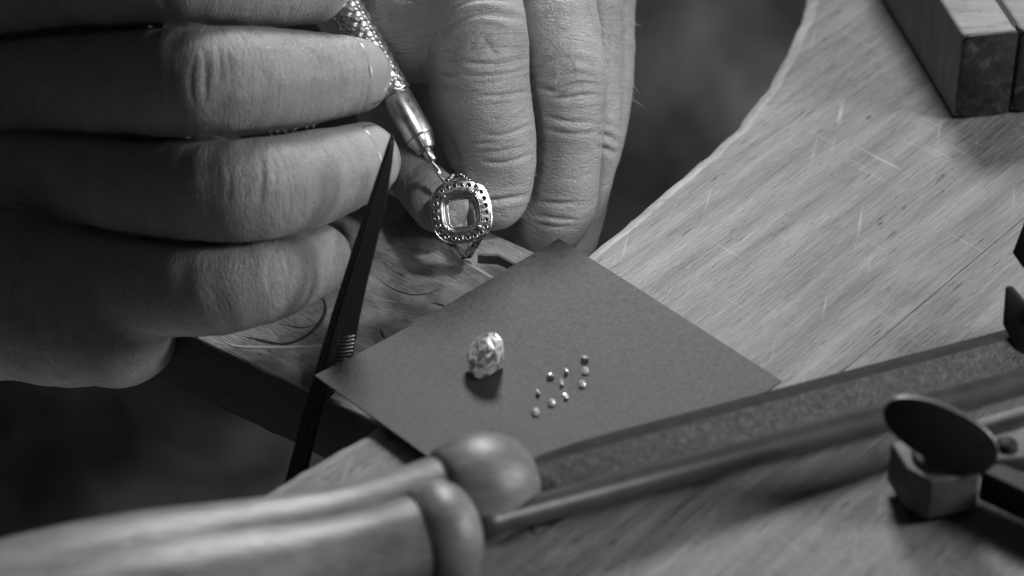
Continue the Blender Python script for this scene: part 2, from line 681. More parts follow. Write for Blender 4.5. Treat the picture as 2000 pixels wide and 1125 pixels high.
cd = link('card', card(), M['card'])
sm = cd.modifiers.new('thick', 'SOLIDIFY')
sm.thickness, sm.offset = .03, -1
tag(cd, 'square dark grey card lying across the bench edge under the gems', 'card')
def card_z(q):
    r = np.asarray(q) - cT
    A = np.array([[u_ax[0], v_ax[0]], [u_ax[1], v_ax[1]]])
    u, v = np.linalg.solve(A, r[:2])
    return card_pt(u, v)[2]
def on_card(px, py):
    q = at(px, py, .05)
    for _ in range(4):
        q = at(px, py, card_z(q))
    return q


# ------------------------------------------------------------------ loose gems
def gem_mats(me, seed, wts):
    r = random.Random(seed)
    for m in ('diamond', 'facet_white', 'facet_mirror'):
        me.materials.append(M[m])
    for p in me.polygons:
        p.material_index = r.choices((0, 1, 2), wts)[0] if len(p.vertices) < 8 else (1 if wts[1] > 3 else 0)


def gem_mesh(name, a, b, n, pav, crown, table=.56, power=2.0, seed=1):
    """a brilliant-cut stone: table, star ring, girdle, pavilion ring, culet; z up through the table"""
    def sup(g, k):
        c, s = math.cos(g), math.sin(g)
        r = (abs(c) ** power + abs(s) ** power) ** (-1 / power)
        return (k * a * r * c, k * b * r * s)
    vs, rings = [], []
    def ring(k, z, m, off):
        ids = []
        for i in range(m):
            x, y = sup(2 * math.pi * (i + off) / m, k)
            ids.append(len(vs))
            vs.append((x, y, z))
        rings.append(ids)
    ring(table, crown, n, .5)
    ring(.80, crown * .58, n, 0)
    ring(1.0, .035 * a, 2 * n, 0)
    ring(1.0, -.035 * a, 2 * n, 0)
    ring(.52, -pav * .52, n, .0)
    cul = len(vs)
    vs.append((0, 0, -pav))
    fs = [tuple(rings[0])]
    t, s, g1, g2, p = rings
    for i in range(n):
        j = (i + 1) % n
        fs += [(s[i], t[i], t[i - 1]), (s[i], s[j], t[i])]
        fs += [(s[i], g1[2 * i], g1[2 * i + 1]), (s[i], g1[2 * i + 1], s[j]), (s[j], g1[2 * i + 1], g1[(2 * i + 2) % (2 * n)])]
        fs += [(g2[2 * i], p[i], g2[2 * i + 1]), (g2[2 * i + 1], p[i], p[j]), (g2[2 * i + 1], p[j], g2[(2 * i + 2) % (2 * n)])]
        fs += [(p[i], cul, p[j])]
    for i in range(2 * n):
        j = (i + 1) % (2 * n)
        fs.append((g1[i], g2[i], g2[j], g1[j]))
    me = mesh_of(name, vs, fs)
    bm = bmesh.new()
    bm.from_mesh(me)
    bmesh.ops.recalc_face_normals(bm, faces=bm.faces[:])
    bm.to_mesh(me)
    bm.free()
    return me


dm = gem_mesh('diamond', .50, .52, 6, .62, .24, .56, 2.2)
for v in dm.vertices:
    v.co.x *= 1.0 - .45 * max(0.0, -v.co.y)
bmd = bmesh.new()
bmd.from_mesh(dm)
bmesh.ops.poke(bmd, faces=[f for f in bmd.faces if len(f.verts) > 5], offset=.004)
bmesh.ops.poke(bmd, faces=bmd.faces[:], offset=.006)
bmesh.ops.recalc_face_normals(bmd, faces=bmd.faces[:])
bmd.to_mesh(dm)
bmd.free()
gem_mats(dm, 9, (3, 4, 6))
dia = link('diamond', dm, M['diamond'])
# stands tilted on its girdle: table faces up and to the left
tz = nrm(np.array([-.60, -.30, .66]))
tx, ty, tz = frame(tz, (0.35, 1, 0.2))
Rm = Matrix(((tx[0], ty[0], tz[0]), (tx[1], ty[1], tz[1]), (tx[2], ty[2], tz[2])))
dia.rotation_euler = Rm.to_euler()
low = min((Rm @ v.co).z for v in dm.vertices)
q = on_card(938, 742)
dia.location = (q[0] + .1, q[1] + .28, card_z(q) - low + .005)
tag(dia, 'large faceted diamond standing tilted on the dark card', 'diamond')

sg = gem_mesh('small_diamond', .082, .082, 8, .065, .03, .58)
small = [(1142, 697, 'tiny diamond farthest up the card, black body with one bright glint', (.1, .5, .9), 1.1),
         (1143, 723, 'tiny bright diamond just below the dark one at the top of the cluster', (-.1, -.5, 1), 1.0),
         (1137, 749, 'tiny bright diamond lowest of three in a column on the cluster edge', (0, -.45, 1), 1.0),
         (1075, 731, 'tiny diamond with two glints and a black shadow, alone at upper left', (.2, .4, .8), 1.05),
         (1106, 723, 'tiny dull diamond on its side in the middle of the cluster, upper', (.8, .2, .5), .9),
         (1098, 746, 'tiny dull diamond on its side in the middle of the cluster, lower', (.75, -.1, .5), .9),
         (1051, 765, 'tiny dull grey diamond at the left of the cluster above the lowest one', (.7, .3, .5), .85),
         (1106, 772, 'tiny dull diamond by itself below the middle pair', (.6, .1, .6), .9),
         (1077, 785, 'tiny bright split-looking diamond second from the near end', (0, -.5, 1), 1.05),
         (1046, 804, 'tiny bright diamond at the near end of the scattered cluster', (-.1, -.5, 1), 1.1)]
for i, (px, py, lab, ax, sc) in enumerate(small):
    o = bpy.data.objects.new('small_diamond', sg)
    COL.objects.link(o)
    if not sg.materials:
        gem_mats(sg, 2, (5, 2, 5))
    fx, fy, fz = frame(ax, (.3, 1, .1))
    R2 = Matrix(((fx[0], fy[0], fz[0]), (fx[1], fy[1], fz[1]), (fx[2], fy[2], fz[2])))
    o.rotation_euler = R2.to_euler()
    o.scale = (sc, sc, sc)
    lo = min((R2 @ v.co).z for v in sg.vertices) * sc
    q = on_card(px, py + 5)
    o.location = (q[0], q[1], card_z(q) - lo + .002)
    tag(o, lab, 'diamond', 'tiny loose diamonds scattered on the card')

# ------------------------------------------------------------------ the ring on the pin
HD = 62.7
hc = pd(901, 414, HD)
ring = thing('ring', 'silver halo ring with empty cushion setting held on the pin', 'ring', hc - UP * 1.05)
rn = nrm(nrm(CP - hc) + UP * .12)
rx = nrm(np.cross(UP, rn))
ry0 = np.cross(rn, rx)
ryl = math.radians(6.8)
ry = ry0 * math.cos(ryl) - rx * math.sin(ryl)
rx = np.cross(ry, rn)
def rp(x, y, z=0.0):
    return hc + rx * x + ry * y + rn * z
def cushion(a, b, p, n, z, off=0.0):
    out = []
    for i in range(n):
        g = 2 * math.pi * (i + off) / n
        c, s = math.cos(g), math.sin(g)
        r = ((abs(c) / a) ** p + (abs(s) / b) ** p) ** (-1 / p)
        out.append((r * c, r * s, z))
    return out
def halo():
    bm = bmesh.new()
    def loop(pts):
        vs = [bm.verts.new((x, y, 0)) for x, y, *_ in pts]
        return [bm.edges.new((vs[i], vs[(i + 1) % len(vs)])) for i in range(len(vs))]
    es = loop(cushion(.66, .69, 2.9, 96, 0)) + loop(cushion(.455, .475, 3.2, 72, 0))
    seats = []
    mid = cushion(.565, .595, 2.95, 720, 0)
    acc = [0.0]
    for i in range(720):
        acc.append(acc[-1] + math.dist(mid[i][:2], mid[(i + 1) % 720][:2]))
    for k in range(24):
        t = acc[-1] * (k + .5) / 24
        i = min(range(720), key=lambda j: abs(acc[j] - t))
        x, y = mid[i][:2]
        seats.append((x, y))
        es += loop([(x + .048 * math.cos(g), y + .048 * math.sin(g)) for g in [2 * math.pi * j / 14 for j in range(14)]])
    bmesh.ops.triangle_fill(bm, edges=es, use_beauty=True)
    # drop faces that filled a hole
    kill = []
    for f in bm.faces:
        c = f.calc_center_median()
        g = math.atan2(c.y, c.x)
        ri = ((abs(math.cos(g)) / .455) ** 3.2 + (abs(math.sin(g)) / .475) ** 3.2) ** (-1 / 3.2)
        if math.hypot(c.x, c.y) < ri - .002 or any(math.hypot(c.x - x, c.y - y) < .044 for x, y in seats):
            kill.append(f)
    bmesh.ops.delete(bm, geom=kill, context='FACES')
    r = bmesh.ops.extrude_face_region(bm, geom=bm.faces[:])
    mv = [e for e in r['geom'] if isinstance(e, bmesh.types.BMVert)]
    bmesh.ops.translate(bm, verts=mv, vec=(0, 0, -.11))
    for v in bm.verts:                       # gently domed
        rr = math.hypot(v.co.x, v.co.y)
        v.co.z += .05 - .22 * max(0, rr - .5) ** 1.3
    for v in bm.verts:
        v.co = Vector(rp(v.co.x, v.co.y, v.co.z))
    return bm, seats
hb, seats = halo()
bm_part('halo', hb, M['silver'], ring)
rim = [rp(x * 1.005, y * 1.005, z) for x, y, z in cushion(.66, .69, 2.9, 96, .0)]
part('halo_rim', *tube(rim, .022, 6, True), M['silver'], ring, True)
# each small stone seat: a thin raised rim and a dark cup
sv, sf = tube([(.05 * math.cos(g), .05 * math.sin(g), .0) for g in [2 * math.pi * j / 12 for j in range(12)]], .011, 5, True)
seat_me = mesh_of('stone_seat', sv, sf, True)
seat_me.materials.append(M['silver'])
cup_me = mesh_of('seat_cup', [(.046 * math.cos(2 * math.pi * j / 12), .046 * math.sin(2 * math.pi * j / 12), 0) for j in range(12)] + [(0, 0, -.05)], [(j, (j + 1) % 12, 12) for j in range(12)])
cup_me.materials.append(M['silver_dark'])
RRM = Matrix(((rx[0], ry[0], rn[0]), (rx[1], ry[1], rn[1]), (rx[2], ry[2], rn[2])))
def local_part(name, me, parent, p, rot=RRM, sc=1.0):
    o = bpy.data.objects.new(name, me)
    COL.objects.link(o)
    o.parent = parent
    off = Vector((0, 0, 0))
    r = parent
    while r is not None:
        off += r.location
        r = r.parent
    o.location = Vector([float(c) for c in p]) - off
    o.rotation_euler = rot.to_euler()
    o.scale = (sc, sc, sc)
    return o
hz = lambda x, y: .05 - .22 * max(0, math.hypot(x, y) - .5) ** 1.3
for x, y in seats:
    local_part('stone_seat', seat_me, ring, rp(x, y, hz(x, y) + .002))
    local_part('seat_cup', cup_me, ring, rp(x, y, hz(x, y) - .03))
ss = gem_mesh('set_stone', .055, .055, 8, .05, .025)
ss.materials.append(M['diamond'])
local_part('set_stone', ss, ring, rp(.42, .47, hz(.42, .47) + .03))
# gallery rails and bezel walls
for a, b, z, r, pw in ((.43, .455, .02, .022, 3.0), (.385, .41, -.10, .02, 3.0), (.295, .315, -.23, .018, 5.5)):
    part('bezel_rail', *tube([rp(*q) for q in cushion(a, b, pw, 64, z)], r, 7, True), M['silver'], ring, True)
def bezel_wall():
    A, B = cushion(.42, .445, 3.4, 16, -.02, .5), cushion(.30, .32, 5.5, 16, -.24, .5)
    A2, B2 = cushion(.45, .475, 3.4, 16, -.02, .5), cushion(.33, .35, 5.5, 16, -.26, .5)
    vs = [rp(*q) for q in A + B + B2 + A2]
    fs = []
    for k in range(16):
        j = (k + 1) % 16
        for t in range(4):
            a0, b0 = t * 16, ((t + 1) % 4) * 16
            fs.append((a0 + k, a0 + j, b0 + j, b0 + k))
    return vs, fs
part('bezel', *bezel_wall(), M['bezel'], ring)
for sx in (-1, 1):
    for sy in (-1, 1):
        path = [rp(sx * .32, sy * .34, -.25), rp(sx * .37, sy * .40, -.12), rp(sx * .385, sy * .415, .06), rp(sx * .36, sy * .39, .13), rp(sx * .32, sy * .345, .15)]
        part('prong', *tube(smoothline(path, 3), [.05] * 9 + [.052, .05, .042, .03], 8), M['silver'], ring, True)
RR = .90
def shank_pt(phi, x, dr=0.0):
    return hc - rn * RR + (RR + dr) * (math.cos(phi) * rn + math.sin(phi) * ry) + rx * x
bead_v, bead_f = lathe((0, 0, -.034), (0, 0, 1), [(.034 - .034 * math.cos(a), max(.0015, .034 * math.sin(a))) for a in [math.pi * k / 6 for k in range(7)]], 10)
bead_me = mesh_of('bead', bead_v, bead_f, True)
bead_me.materials.append(M['silver'])
for sy in (1, -1):
    for sx in (-1, 1):
        path, beads = [], []
        for k in range(17):
            t = k / 16
            phi = sy * math.radians(34 + 58 * t)
            q_ = (math.sin(abs(phi)) - .559) / .441
            x = sx * (.36 * max(0.0, 1 - q_) + .06)
            path.append((phi, x))
        rows = []
        for phi, x in path:
            hw = .085
            rows.append([shank_pt(phi, x - hw, .0), shank_pt(phi, x - hw, .055), shank_pt(phi, x + hw, .055), shank_pt(phi, x + hw, 0)])
        vs = [p for r in rows for p in r]
        fs = [(4 * i + k, 4 * i + (k + 1) % 4, 4 * i + 4 + (k + 1) % 4, 4 * i + 4 + k) for i in range(16) for k in range(4)]
        fs += [(0, 1, 2, 3), (64, 67, 66, 65)]
        strand = part('shank_strand', vs, fs, M['silver'], ring)
        for k in range(2, 17, 2):
            phi, x = path[k]
            out = nrm(math.cos(phi) * rn + math.sin(phi) * ry)
            if sy > 0:
                local_part('bead', bead_me, strand, shank_pt(phi, x, .07), sc=1.15)
            else:
                f_ = frame(out, rx)
                local_part('seat_cup', cup_me, strand, shank_pt(phi, x, .066), Matrix(((f_[0][0], f_[1][0], f_[2][0]), (f_[0][1], f_[1][1], f_[2][1]), (f_[0][2], f_[1][2], f_[2][2]))), 1.1)
rows = []
for k in range(41):
    phi = math.radians(92 + 176 * k / 40)
    rows.append([shank_pt(phi, -.13, 0), shank_pt(phi, -.13, .06), shank_pt(phi, .13, .06), shank_pt(phi, .13, 0)])
vs = [p for r in rows for p in r]
fs = [(4 * i + k, 4 * i + (k + 1) % 4, 4 * i + 4 + (k + 1) % 4, 4 * i + 4 + k) for i in range(40) for k in range(4)]
part('band', vs, fs, M['silver'], ring)

# ------------------------------------------------------------------ handpiece with drill bit
h0, h1 = pd(640, -46, 63.3), pd(868, 357, HD - .02)
hp = thing('handpiece', 'steel jeweller handpiece with a fine drill bit touching the ring', 'drill', h1)
Lh = float(np.linalg.norm(h1 - h0))
px_cm = Lh / math.hypot(228, 403)
def hs(px):            # distance along the axis for a length in photo units measured back from the tip
    return Lh - px * px_cm
def knurl(t, g, r):
    return r * (1 + .05 * math.sin(t * 24) * math.sin(g * 9)) if r > .3 else r
part('knurled_grip', *lathe(h0, h1, [(hs(480), .30), (hs(478), .36)] + [(hs(476 - k * 2.2), .39) for k in range(128)] + [(hs(194), .36), (hs(193), .30)], 90, warp=knurl), M['steel'], hp, True)
me_o = part('barrel', *lathe(h0, h1, [(hs(194), .33), (hs(193.5), .35), (hs(190), .365), (hs(104), .365), (hs(101), .355), (hs(100), .345)], 48), M['steel'], hp, True)
part('nose_cone', *lathe(h0, h1, [(hs(100.2), .335), (hs(98), .34), (hs(76), .245), (hs(73), .235), (hs(72), .18)], 40), M['steel'], hp, True)
part('collet', *lathe(h0, h1, [(hs(73), .11), (hs(71), .125), (hs(50), .118), (hs(48), .10), (hs(46), .05)], 28), M['steel'], hp, True)
def flute(t, g, r):
    return r * (1 + .28 * math.sin(2 * g + t * 16))
part('drill_bit', *lathe(h0, h1, [(hs(50 - k * .5), .052 if k < 84 else .052 - .0025 * (k - 84)) for k in range(101)], 16, warp=flute), M['steel'], hp, True)
for k in range(6):                                   # flats cut into the nose
    g = k * math.pi / 3
    u_, v_, w_ = frame(h1 - h0)
    c = lambda t, gg, r: h0 + w_ * hs(t) + r * (math.cos(gg) * u_ + math.sin(gg) * v_)
    part('nose_slot', *tube([c(97, g, .343), c(77, g, .248)], .012, 5), M['silver_dark'], hp)

# ------------------------------------------------------------------ black tweezers
TD0, TD1 = 59.4, 60.3                                  # depth at the points and at the lower end
def tw(px, py, off=0.0):
    d = TD0 + (TD1 - TD0) * (py - 262) / (915 - 262)
    return pd(px, py, d + off)
twz = thing('tweezers', 'black steel tweezers standing point up against the gripping hand', 'tweezers', tw(560, 980))
tn = nrm(np.cross(tw(800, 262) - tw(700, 262), tw(700, 262) - tw(700, 800)))
if tn @ FW > 0:
    tn = -tn
armA = [(763, 262), (768, 263), (758, 330), (735, 410), (706, 510), (682, 585), (655, 690), (632, 786), (606, 900), (588, 985), (543, 985), (563, 915), (590, 815), (612, 735), (648, 612), (690, 480), (730, 360)]
armB = [(766, 264), (771, 268), (766, 320), (752, 410), (735, 480), (715, 562), (702, 625), (690, 692), (676, 740), (655, 766), (630, 790), (612, 830), (570, 985), (556, 985), (600, 800), (640, 680), (690, 530), (735, 390)]
bm_part('arm', plate([tw(x, y, 0) for x, y in armA], tn, .11, .025), M['black_steel'], twz, angle=40)
bm_part('arm', plate([tw(x, y, .30) for x, y in armB], tn, .11, .025), M['black_steel'], twz, angle=40)
spine = [tw(x, y, -.012) for x, y in [(766, 268), (742, 350), (700, 495), (665, 610), (632, 730), (600, 840), (576, 925)]]
part('edge_ridge', *tube(smoothline(spine, 4), .022, 6), M['black_steel'], twz, True)
for k in range(19):
    y = 657 + k * 7.2
    xl = 0.0 + np.interp(y, [657, 690, 710, 790], [662, 654, 648, 622])
    xr = np.interp(y, [657, 692, 740, 766, 790], [694, 689, 675, 654, 630])
    if xr - xl > 6:
        part('grip_ridge', *tube([tw(xl, y + 1.5, .285), tw((xl + xr) / 2, y + 1.5, .28), tw(xr - 1, y - 1.5, .285)], .017, 6), M['ridge_steel'], twz, True)

# ------------------------------------------------------------------ wooden handled tools at the front
def tool_handle(parent, a, b, stations, mat, seg=56):
    vs, fs = lathe(a, b, stations, seg)
    return part('handle', vs, fs, mat, parent, True)

# half-round file (behind)
f0, f1 = at(955, 948, 1.02), at(2120, 640, .50)
fil = thing('file', 'worn flat steel file with pale wooden handle lying just behind the saw frame', 'file', at(955, 948, 0))
fd = nrm(f1 - f0)
hb_ = f0 - fd * 13.5
prof = [(0.0, .05), (.15, .5), (.6, .9), (1.8, 1.22), (4.0, 1.36), (6.3, 1.26), (8.4, .98), (10.2, .76), (11.6, .78), (12.4, .84), (12.7, .84)]
pp = smoothline([(t, r, 0) for t, r in prof], 5)
tool_handle(fil, hb_, f0, [(q[0], max(.02, q[1])) for q in pp], M['handle'])
bulb = [(q[0], q[1]) for q in smoothline([(t, r, 0) for t, r in [(12.50, .60), (12.51, .84), (12.62, .98), (12.95, 1.09), (13.35, 1.11), (13.8, 1.0), (14.15, .80), (14.38, .52), (14.46, .28)]], 4)]
part('handle_bulb', *lathe(hb_, f0, bulb, 56), M['handle'], fil, True)
M['shade_dark'] = plain('collar_shade_ring', .03, .6)  # dark rings paint the shade where each handle meets its bulb
part('collar_shade_ring', *tube([hb_ + fd * 12.5 + .83 * (math.cos(g) * frame(fd)[0] + math.sin(g) * frame(fd)[1]) for g in [2 * math.pi * k / 48 for k in range(48)]], .045, 8, True), M['shade_dark'], fil, True)
fu, fv, fw_ = frame(fd)
fv = fv if fv[2] > 0 else -fv                          # fv points up, fu sideways
fu = fu if fu[1] > 0 else -fu                          # fu points away from the camera
def file_body():
    vs, fs = [], []
    L = float(np.linalg.norm(f1 - f0))
    st = [(.8, .30), (1.4, .44), (2.2, .52), (3.2, .54), (L * .6, .54), (L, .52)]
    for t, w in st:
        c = f0 + fd * t
        sec = [(w, -.40), (w * .98, -.06), (w * .5, .05), (w * .12, .06), (-w, -.26), (-w, -.42), (w * .2, -.52)]
        for a, b in sec:
            vs.append(c + fu * a + fv * (b + .12))
    n = 7
    for i in range(len(st) - 1):
        for k in range(n):
            fs.append((i * n + k, i * n + (k + 1) % n, (i + 1) * n + (k + 1) % n, (i + 1) * n + k))
    fs += [tuple(range(n)), tuple((len(st) - 1) * n + k for k in range(n))[::-1]]
    return vs, fs
bl = part('blade', *file_body(), M['file'], fil)
bl.data.materials.append(M['file_back'])
for i, p in enumerate(bl.data.polygons):
    if i < 35 and i % 7 in (0, 1, 2, 5):
        p.material_index = 1

# saw frame with round rod (in front)
s0, s1 = at(872, 1040, 1.0), at(2140, 706, .34)
saw = thing('saw_frame', 'saw frame with pale wooden handle and long dark round rod in front of the file', 'saw', at(872, 1040, 0))
sd = nrm(s1 - s0)
sb = s0 - sd * 12.5
prof = [(0.0, .05), (.15, .55), (.6, 1.0), (1.8, 1.3), (4.0, 1.42), (6.5, 1.36), (8.2, 1.14), (9.6, .92), (10.8, .84), (11.6, .88), (12.1, .90)]
pp = smoothline([(t, r, 0) for t, r in prof], 5)
tool_handle(saw, sb, s0, [(q[0], max(.02, q[1])) for q in pp], M['handle'])
bulb = [(q[0], q[1]) for q in smoothline([(t, r, 0) for t, r in [(11.92, .6), (11.93, .88), (12.02, .98), (12.3, 1.06), (12.6, 1.02), (12.86, .86), (13.02, .6), (13.08, .3)]], 4)]
part('handle_bulb', *lathe(sb, s0, bulb, 56), M['handle'], saw, True)
part('collar_shade_ring', *tube([sb + sd * 11.92 + .89 * (math.cos(g) * frame(sd)[0] + math.sin(g) * frame(sd)[1]) for g in [2 * math.pi * k / 48 for k in range(48)]], .05, 8, True), M['shade_dark'], saw, True)
Ls = float(np.linalg.norm(s1 - s0))
part('rod', *lathe(s0, s1, [(.3, .34), (1.05, .34), (1.1, .30), (Ls, .27)], 32), M['rod'], saw, True)

# ------------------------------------------------------------------ thumb screw clamp
bc = at(1822, 985, 0)
scl = thing('screw_clamp', 'small steel clamp with a dark oval thumbscrew beside the long round rod', 'clamp', bc)
bu = nrm(at(1900, 985) - at(1760, 985 + 28))           # along the block's front face
bn = np.array([-bu[1], bu[0], 0])
def bp(a, b, z):
    return bc + bu * a + bn * b + np.array([0, 0, z])
blk = plate([bp(-.72, -.1, 1.2), bp(-.42, -.62, 1.2), bp(.62, -.62, 1.2), bp(.80, -.3, 1.2), bp(.80, .75, 1.2), bp(-.72, .75, 1.2)], (0, 0, 1), 1.0, .06, 3)
bm_part('clamp_block', blk, M['clamp_steel'], scl, angle=40)
bm_part('clamp_bar', plate([bp(.80, -.15, 1.05), bp(3.6, -.55, 1.05), bp(3.6, 1.2, 1.05), bp(.80, .9, 1.05)], (0, 0, 1), .42, .06, 3), M['clamp_steel'], scl, angle=40)
bm_part('clamp_arm', plate([bp(.78, -.35, .98), bp(1.25, -.15, .98), bp(3.2, -2.6, .98), bp(2.7, -3.1, .98)], (0, 0, 1), .75, .06, 3), M['dark_iron'], scl, angle=40)
scr = None
st0 = bp(.02, .08, 1.15)
part('screw_collar', *lathe(st0 - np.array([0, 0, .02]), st0 + np.array([0, 0, 1.0]), [(0, .50), (.04, .53), (.14, .53), (.2, .48), (.2, .3)], 32), M['clamp_steel'], scl, True)
bm_part('lower_jaw', plate([bp(-.60, -.45, .21), bp(.55, -.50, .21), bp(.72, .6, .21), bp(-.60, .6, .21)], (0, 0, 1), .205, .04, 2), M['dark_iron'], scl, angle=40)
bm_part('bar_rib', plate([bp(.95, .62, 1.24), bp(3.6, .95, 1.24), bp(3.6, 1.2, 1.24), bp(.95, .86, 1.24)], (0, 0, 1), .19, .04, 2), M['clamp_steel'], scl, angle=40)
rv0 = bp(1.55, .15, 1.05)
part('rivet', *lathe(rv0 - np.array([0, 0, .02]), rv0 + np.array([0, 0, 1]), [(0, .24), (.08, .23), (.14, .16), (.16, .05)], 20), M['dark_iron'], scl, True)
stem = part('screw_stem', *lathe(st0, st0 + np.array([0, 0, 1.0]), [(0, .46), (.12, .46), (.16, .36), (.6, .34), (.82, .32)], 28), M['dark_iron'], scl, True)
wc = pd(1836, 846, float(proj(st0 + np.array([0, 0, 1.1]))[2]))
wl, wr = pd(1736, 796, float(proj(wc)[2]) - .1), pd(1934, 898, float(proj(wc)[2]) + .1)
wa = nrm(wr - wl)
wn = nrm(nrm(CP - wc) * 1.0 + np.array([.1, 0, -.35]))
wn = nrm(wn - wa * (wn @ wa))
wb = np.cross(wn, wa)
ov = []
for k in range(48):
    g = 2 * math.pi * k / 48
    c, s_ = math.cos(g), math.sin(g)
    rr = (abs(c) ** 2.3 + abs(s_) ** 2.3) ** (-1 / 2.3)
    ov.append(wc + wa * rr * c * 1.24 + wb * rr * s_ * (.57 + .06 * c))
tp = bm_part('thumb_plate', plate([q + wn * .12 for q in ov], wn, .26, .06, 3), M['dark_iron'], scl, angle=45)
tp.data.materials.append(M['rim_iron'])
for p in tp.data.polygons:
    if abs(p.normal @ Vector(wn)) < .75:
        p.material_index = 1

# ------------------------------------------------------------------ wing nut peeking in at the side
wd = float(proj(at(2000, 640, 1.0))[2])
wnut = thing('wing_nut', 'dark wing nut with two pointed wings beside the file tip', 'wing nut', at(2050, 660, 0))
lowp = [(1963, 560), (1958, 634), (1972, 660), (1985, 700), (2010, 720), (2060, 700), (2060, 625), (2000, 592), (1975, 562)]
upp = [(2004, 424), (1977, 494), (1998, 524), (2030, 545), (2060, 550), (2060, 440)]
dn = nrm(-FW + np.array([-.35, 0, -.2]))
bm_part('wing', plate([pd(x, y, wd) for x, y in lowp], dn, .22, .035, 2), M['dark_iron'], wnut, angle=40)
bm_part('wing', plate([pd(x, y, wd + 1.2) for x, y in upp], dn, .22, .035, 2), M['dark_iron'], wnut, angle=40)
hubb = at(2075, 690, 0)
part('hub', *lathe(hubb, hubb + np.array([0, 0, 1]), [(0.02, .75), (.3, .7), (1.6, .55), (1.7, .4)], 24), M['dark_iron'], wnut, True)

# ------------------------------------------------------------------ wooden ring clamp
VH = 2.35
vA, vB = at(1862, 230, .06), at(1969, 219, .06)
vdir = nrm(vB - vA)
vside = nrm(at(1772, 80, .06) - vA)
vC = vA + vside * 9.0
vcl = thing('ring_clamp', 'two-jaw wooden hand clamp with dark stained end face standing on the bench', 'ring clamp', vA)
def jaw(o, du, w, name):
    """one wooden half: plan is w wide along du and 9 cm long along the side direction"""
    c0, c1 = o, o + du * w
    back = vside * 9.0
    poly = [c0, c1, c1 + back, c0 + back]
    top = [q + np.array([0, 0, VH]) for q in poly]
    bm = plate(top, (0, 0, 1), VH)
    ed = [e for e in bm.edges]
    bmesh.ops.bevel(bm, geom=ed, offset=.10, segments=3, profile=.5, affect='EDGES')
    return bm
wj = float(np.linalg.norm(vB - vA))
for k, (o_, w_) in enumerate(((vA, wj - .025), (vB + vdir * .045, 2.6))):
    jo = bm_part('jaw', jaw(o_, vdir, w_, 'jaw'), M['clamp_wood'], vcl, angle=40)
    jo.data.materials.append(M['clamp_shaded_side'])
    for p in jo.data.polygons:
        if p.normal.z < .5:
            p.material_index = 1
    # leather facing on the end of the jaw
    d_out = np.array([vdir[1], -vdir[0], 0])
    q0, q1 = o_ + vdir * .02 + d_out * .06, o_ + vdir * (w_ + .01) + d_out * .06
    zz = lambda q, z: q + np.array([0, 0, z])
    lp = [zz(q0, .30), zz(q0 + vdir * .07, .10), zz(q0 + vdir * .26, .0), zz(q1, .0), zz(q1, VH - .05), zz(q0 + vdir * .12, VH - .05), zz(q0, VH - .18)]
    bm_part('end_pad', plate(lp, d_out, .16, .035, 2), M['leather'], vcl, angle=40)
tooth_v = [(-.05, 0, 0), (.05, 0, 0), (0, .09, 0), (-.05, 0, -.2), (.05, 0, -.2), (0, .09, -.2)]
tooth = mesh_of('seam_tooth', tooth_v, [(0, 1, 2), (5, 4, 3), (0, 3, 4, 1), (1, 4, 5, 2), (2, 5, 3, 0)])
tooth.materials.append(M['leather'])
ang = math.atan2(vside[1], vside[0])
for k in range(26):
    p = vB + vside * (.16 + .115 * k) + np.array([0, 0, VH + .012]) + vdir * -.02
    local_part('seam_tooth', tooth, vcl, p, Matrix.Rotation(ang, 3, 'Z'))


# ------------------------------------------------------------------ hands: each one continuous skin grown from its bones
def smin(a, b, k):
    h = np.clip(.5 + .5 * (b - a) / k, 0, 1)
    return b + (a - b) * h - k * h * (1 - h)


